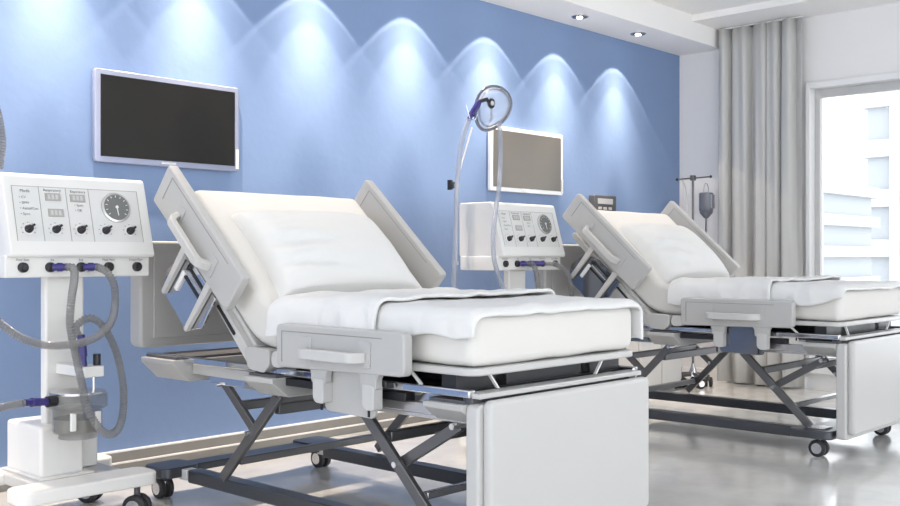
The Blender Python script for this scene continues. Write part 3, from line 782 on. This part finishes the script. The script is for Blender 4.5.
MB().tube(loop, .0035, 8).build('hanging_loop', M['chrome'], bagt)
MB().cyl((bgx, IY, 1.31), (bgx, IY, 1.20), .008).build('drip_chamber', M['steel'], bagt)
MB().tube(catmull([(bgx, IY, 1.20), (bgx+.004, IY, 1.0), (bgx-.02, IY, .75), (bgx-.08, IY, .70)], 8), .003, 8).build('drip_tube', M['hose'], bagt)
for k in (-1, 1): MB().box(bgx+k*.022-.006, bgx+k*.022+.006, IY-.060, IY-.050, 1.38, 1.49).build('bag_marking', M['alu'], bagt)
lp = catmull([(IX-.16, IY, 1.593), (IX-.175, IY-.02, 1.50), (IX-.20, IY-.03, 1.30), (IX-.18, IY-.03, 1.0), (IX-.12, IY-.02, .95)], 8)
lp2 = catmull([(IX-.16, IY, 1.593), (IX-.135, IY-.02, 1.50), (IX-.12, IY-.03, 1.30), (IX-.12, IY-.03, 1.0), (IX-.12, IY-.02, .95)], 8)
MB().tube(lp, .005, 8).tube(lp2, .005, 8).build('tubing_loop', M['ltgrey'], iv)
cab = thing('bedside_cabinet', (6.64, 4.2, 0), 'low white cabinet against the wall, right of the farther bed head', 'cabinet')
MB().box(6.34, 6.93, 4.04, 4.36, .02, .62).build('body', M['white'], cab, bevel=.006)
for k in range(2):
    d = MB().box(6.355+.29*k, 6.355+.28+.29*k, 4.022, 4.04, .05, .60).build('door', M['white'], cab, bevel=.004)
    MB().box(6.61+.035*k, 6.62+.035*k, 4.008, 4.022, .35, .47).build('door_handle', M['alu'], d, bevel=.002)
wu = thing('wall_unit', (6.385, YW, 1.33), 'small dark grey device with pale label on the blue wall behind the farther bed', 'wall unit')
MB().prism(rrect(.29, .125, .012, x0=6.24, y0=1.335), 4.35, YW, 'y').build('casing', M['darkgrey'], wu, bevel=.005)
MB().box(6.285, 6.475, 4.345, 4.351, 1.395, 1.435).build('label_plate', M['cardlabel'], wu)
for k in range(3): MB().box(6.29+.065*k, 6.33+.065*k, 4.343, 4.351, 1.352, 1.372).build('button', M['grey'], wu, bevel=.002)

# ------------------------------------------------------------------ curtain
cu = thing('curtain', (7.42, 3.66, 0), 'floor-length grey curtain gathered in deep folds between window and corner', 'curtain')
mb = MB(); n = 240; rows = []
zs = [0.015+2.79*k/14 for k in range(15)]
for z in zs:
    row = []; q = z/2.8
    for i in range(n+1):
        t = i/n; y = 3.965-.68*t
        a = t*math.pi*2*5 + 1.1*math.sin(t*9+.6) + .5*math.sin(t*23) + .15*math.sin(z*1.3+t*5)
        amp = .040*(1+.35*math.sin(t*17+1))*(1-.25*q)
        x = 7.44-amp*math.sin(a)-.012*math.sin(a*2+z)
        row.append(mb.bm.verts.new((x, y+.014*math.cos(a)+.01*math.sin(z*1.1)*(t), z)))
    rows.append(row)
for a, b in zip(rows, rows[1:]):
    for i in range(n): mb.bm.faces.new([a[i], a[i+1], b[i+1], b[i]])
o = mb.build('curtain_cloth', M['curtain'], cu, smooth=80)
s_ = o.modifiers.new('thick', 'SOLIDIFY'); s_.thickness = .003
MB().cyl((7.44, 3.30, 2.812), (7.44, 3.99, 2.812), .006).build('curtain_track', M['frame_white'], cu)

# ------------------------------------------------------------------ outside the window
structure(MB().box(XR+.3, 90, -60, 90, -12.2, -12).build('ground_outside', M['ground'], smooth=0))
def tower(x, y, wx, wy, h, label, step):
    t = thing('office_tower', (x, y, -12), label, 'building', 'pale buildings beyond the window')
    MB().box(x, x+wx, y, y+wy, -12, h).build('tower_body', M['buildglass'], t)
    z = -10
    while z < h:
        MB().box(x-.25, x+wx+.2, y-.25, y+wy+.25, z, z+step*.35).build('floor_band', M['build'], t); z += step
    for k in range(int(wy/step)+1):
        MB().box(x-.4, x, y+k*step, y+k*step+.4, -12, h).build('mullion', M['build'], t)
    return t
tower(46, 15.9, 2, 1.5, 8.4, 'tall pale glass tower beyond the right part of the window', 2.2)
tower(34, 14.6, 5, 1.6, 3.4, 'low pale block seen through the left of the window', 1.1)
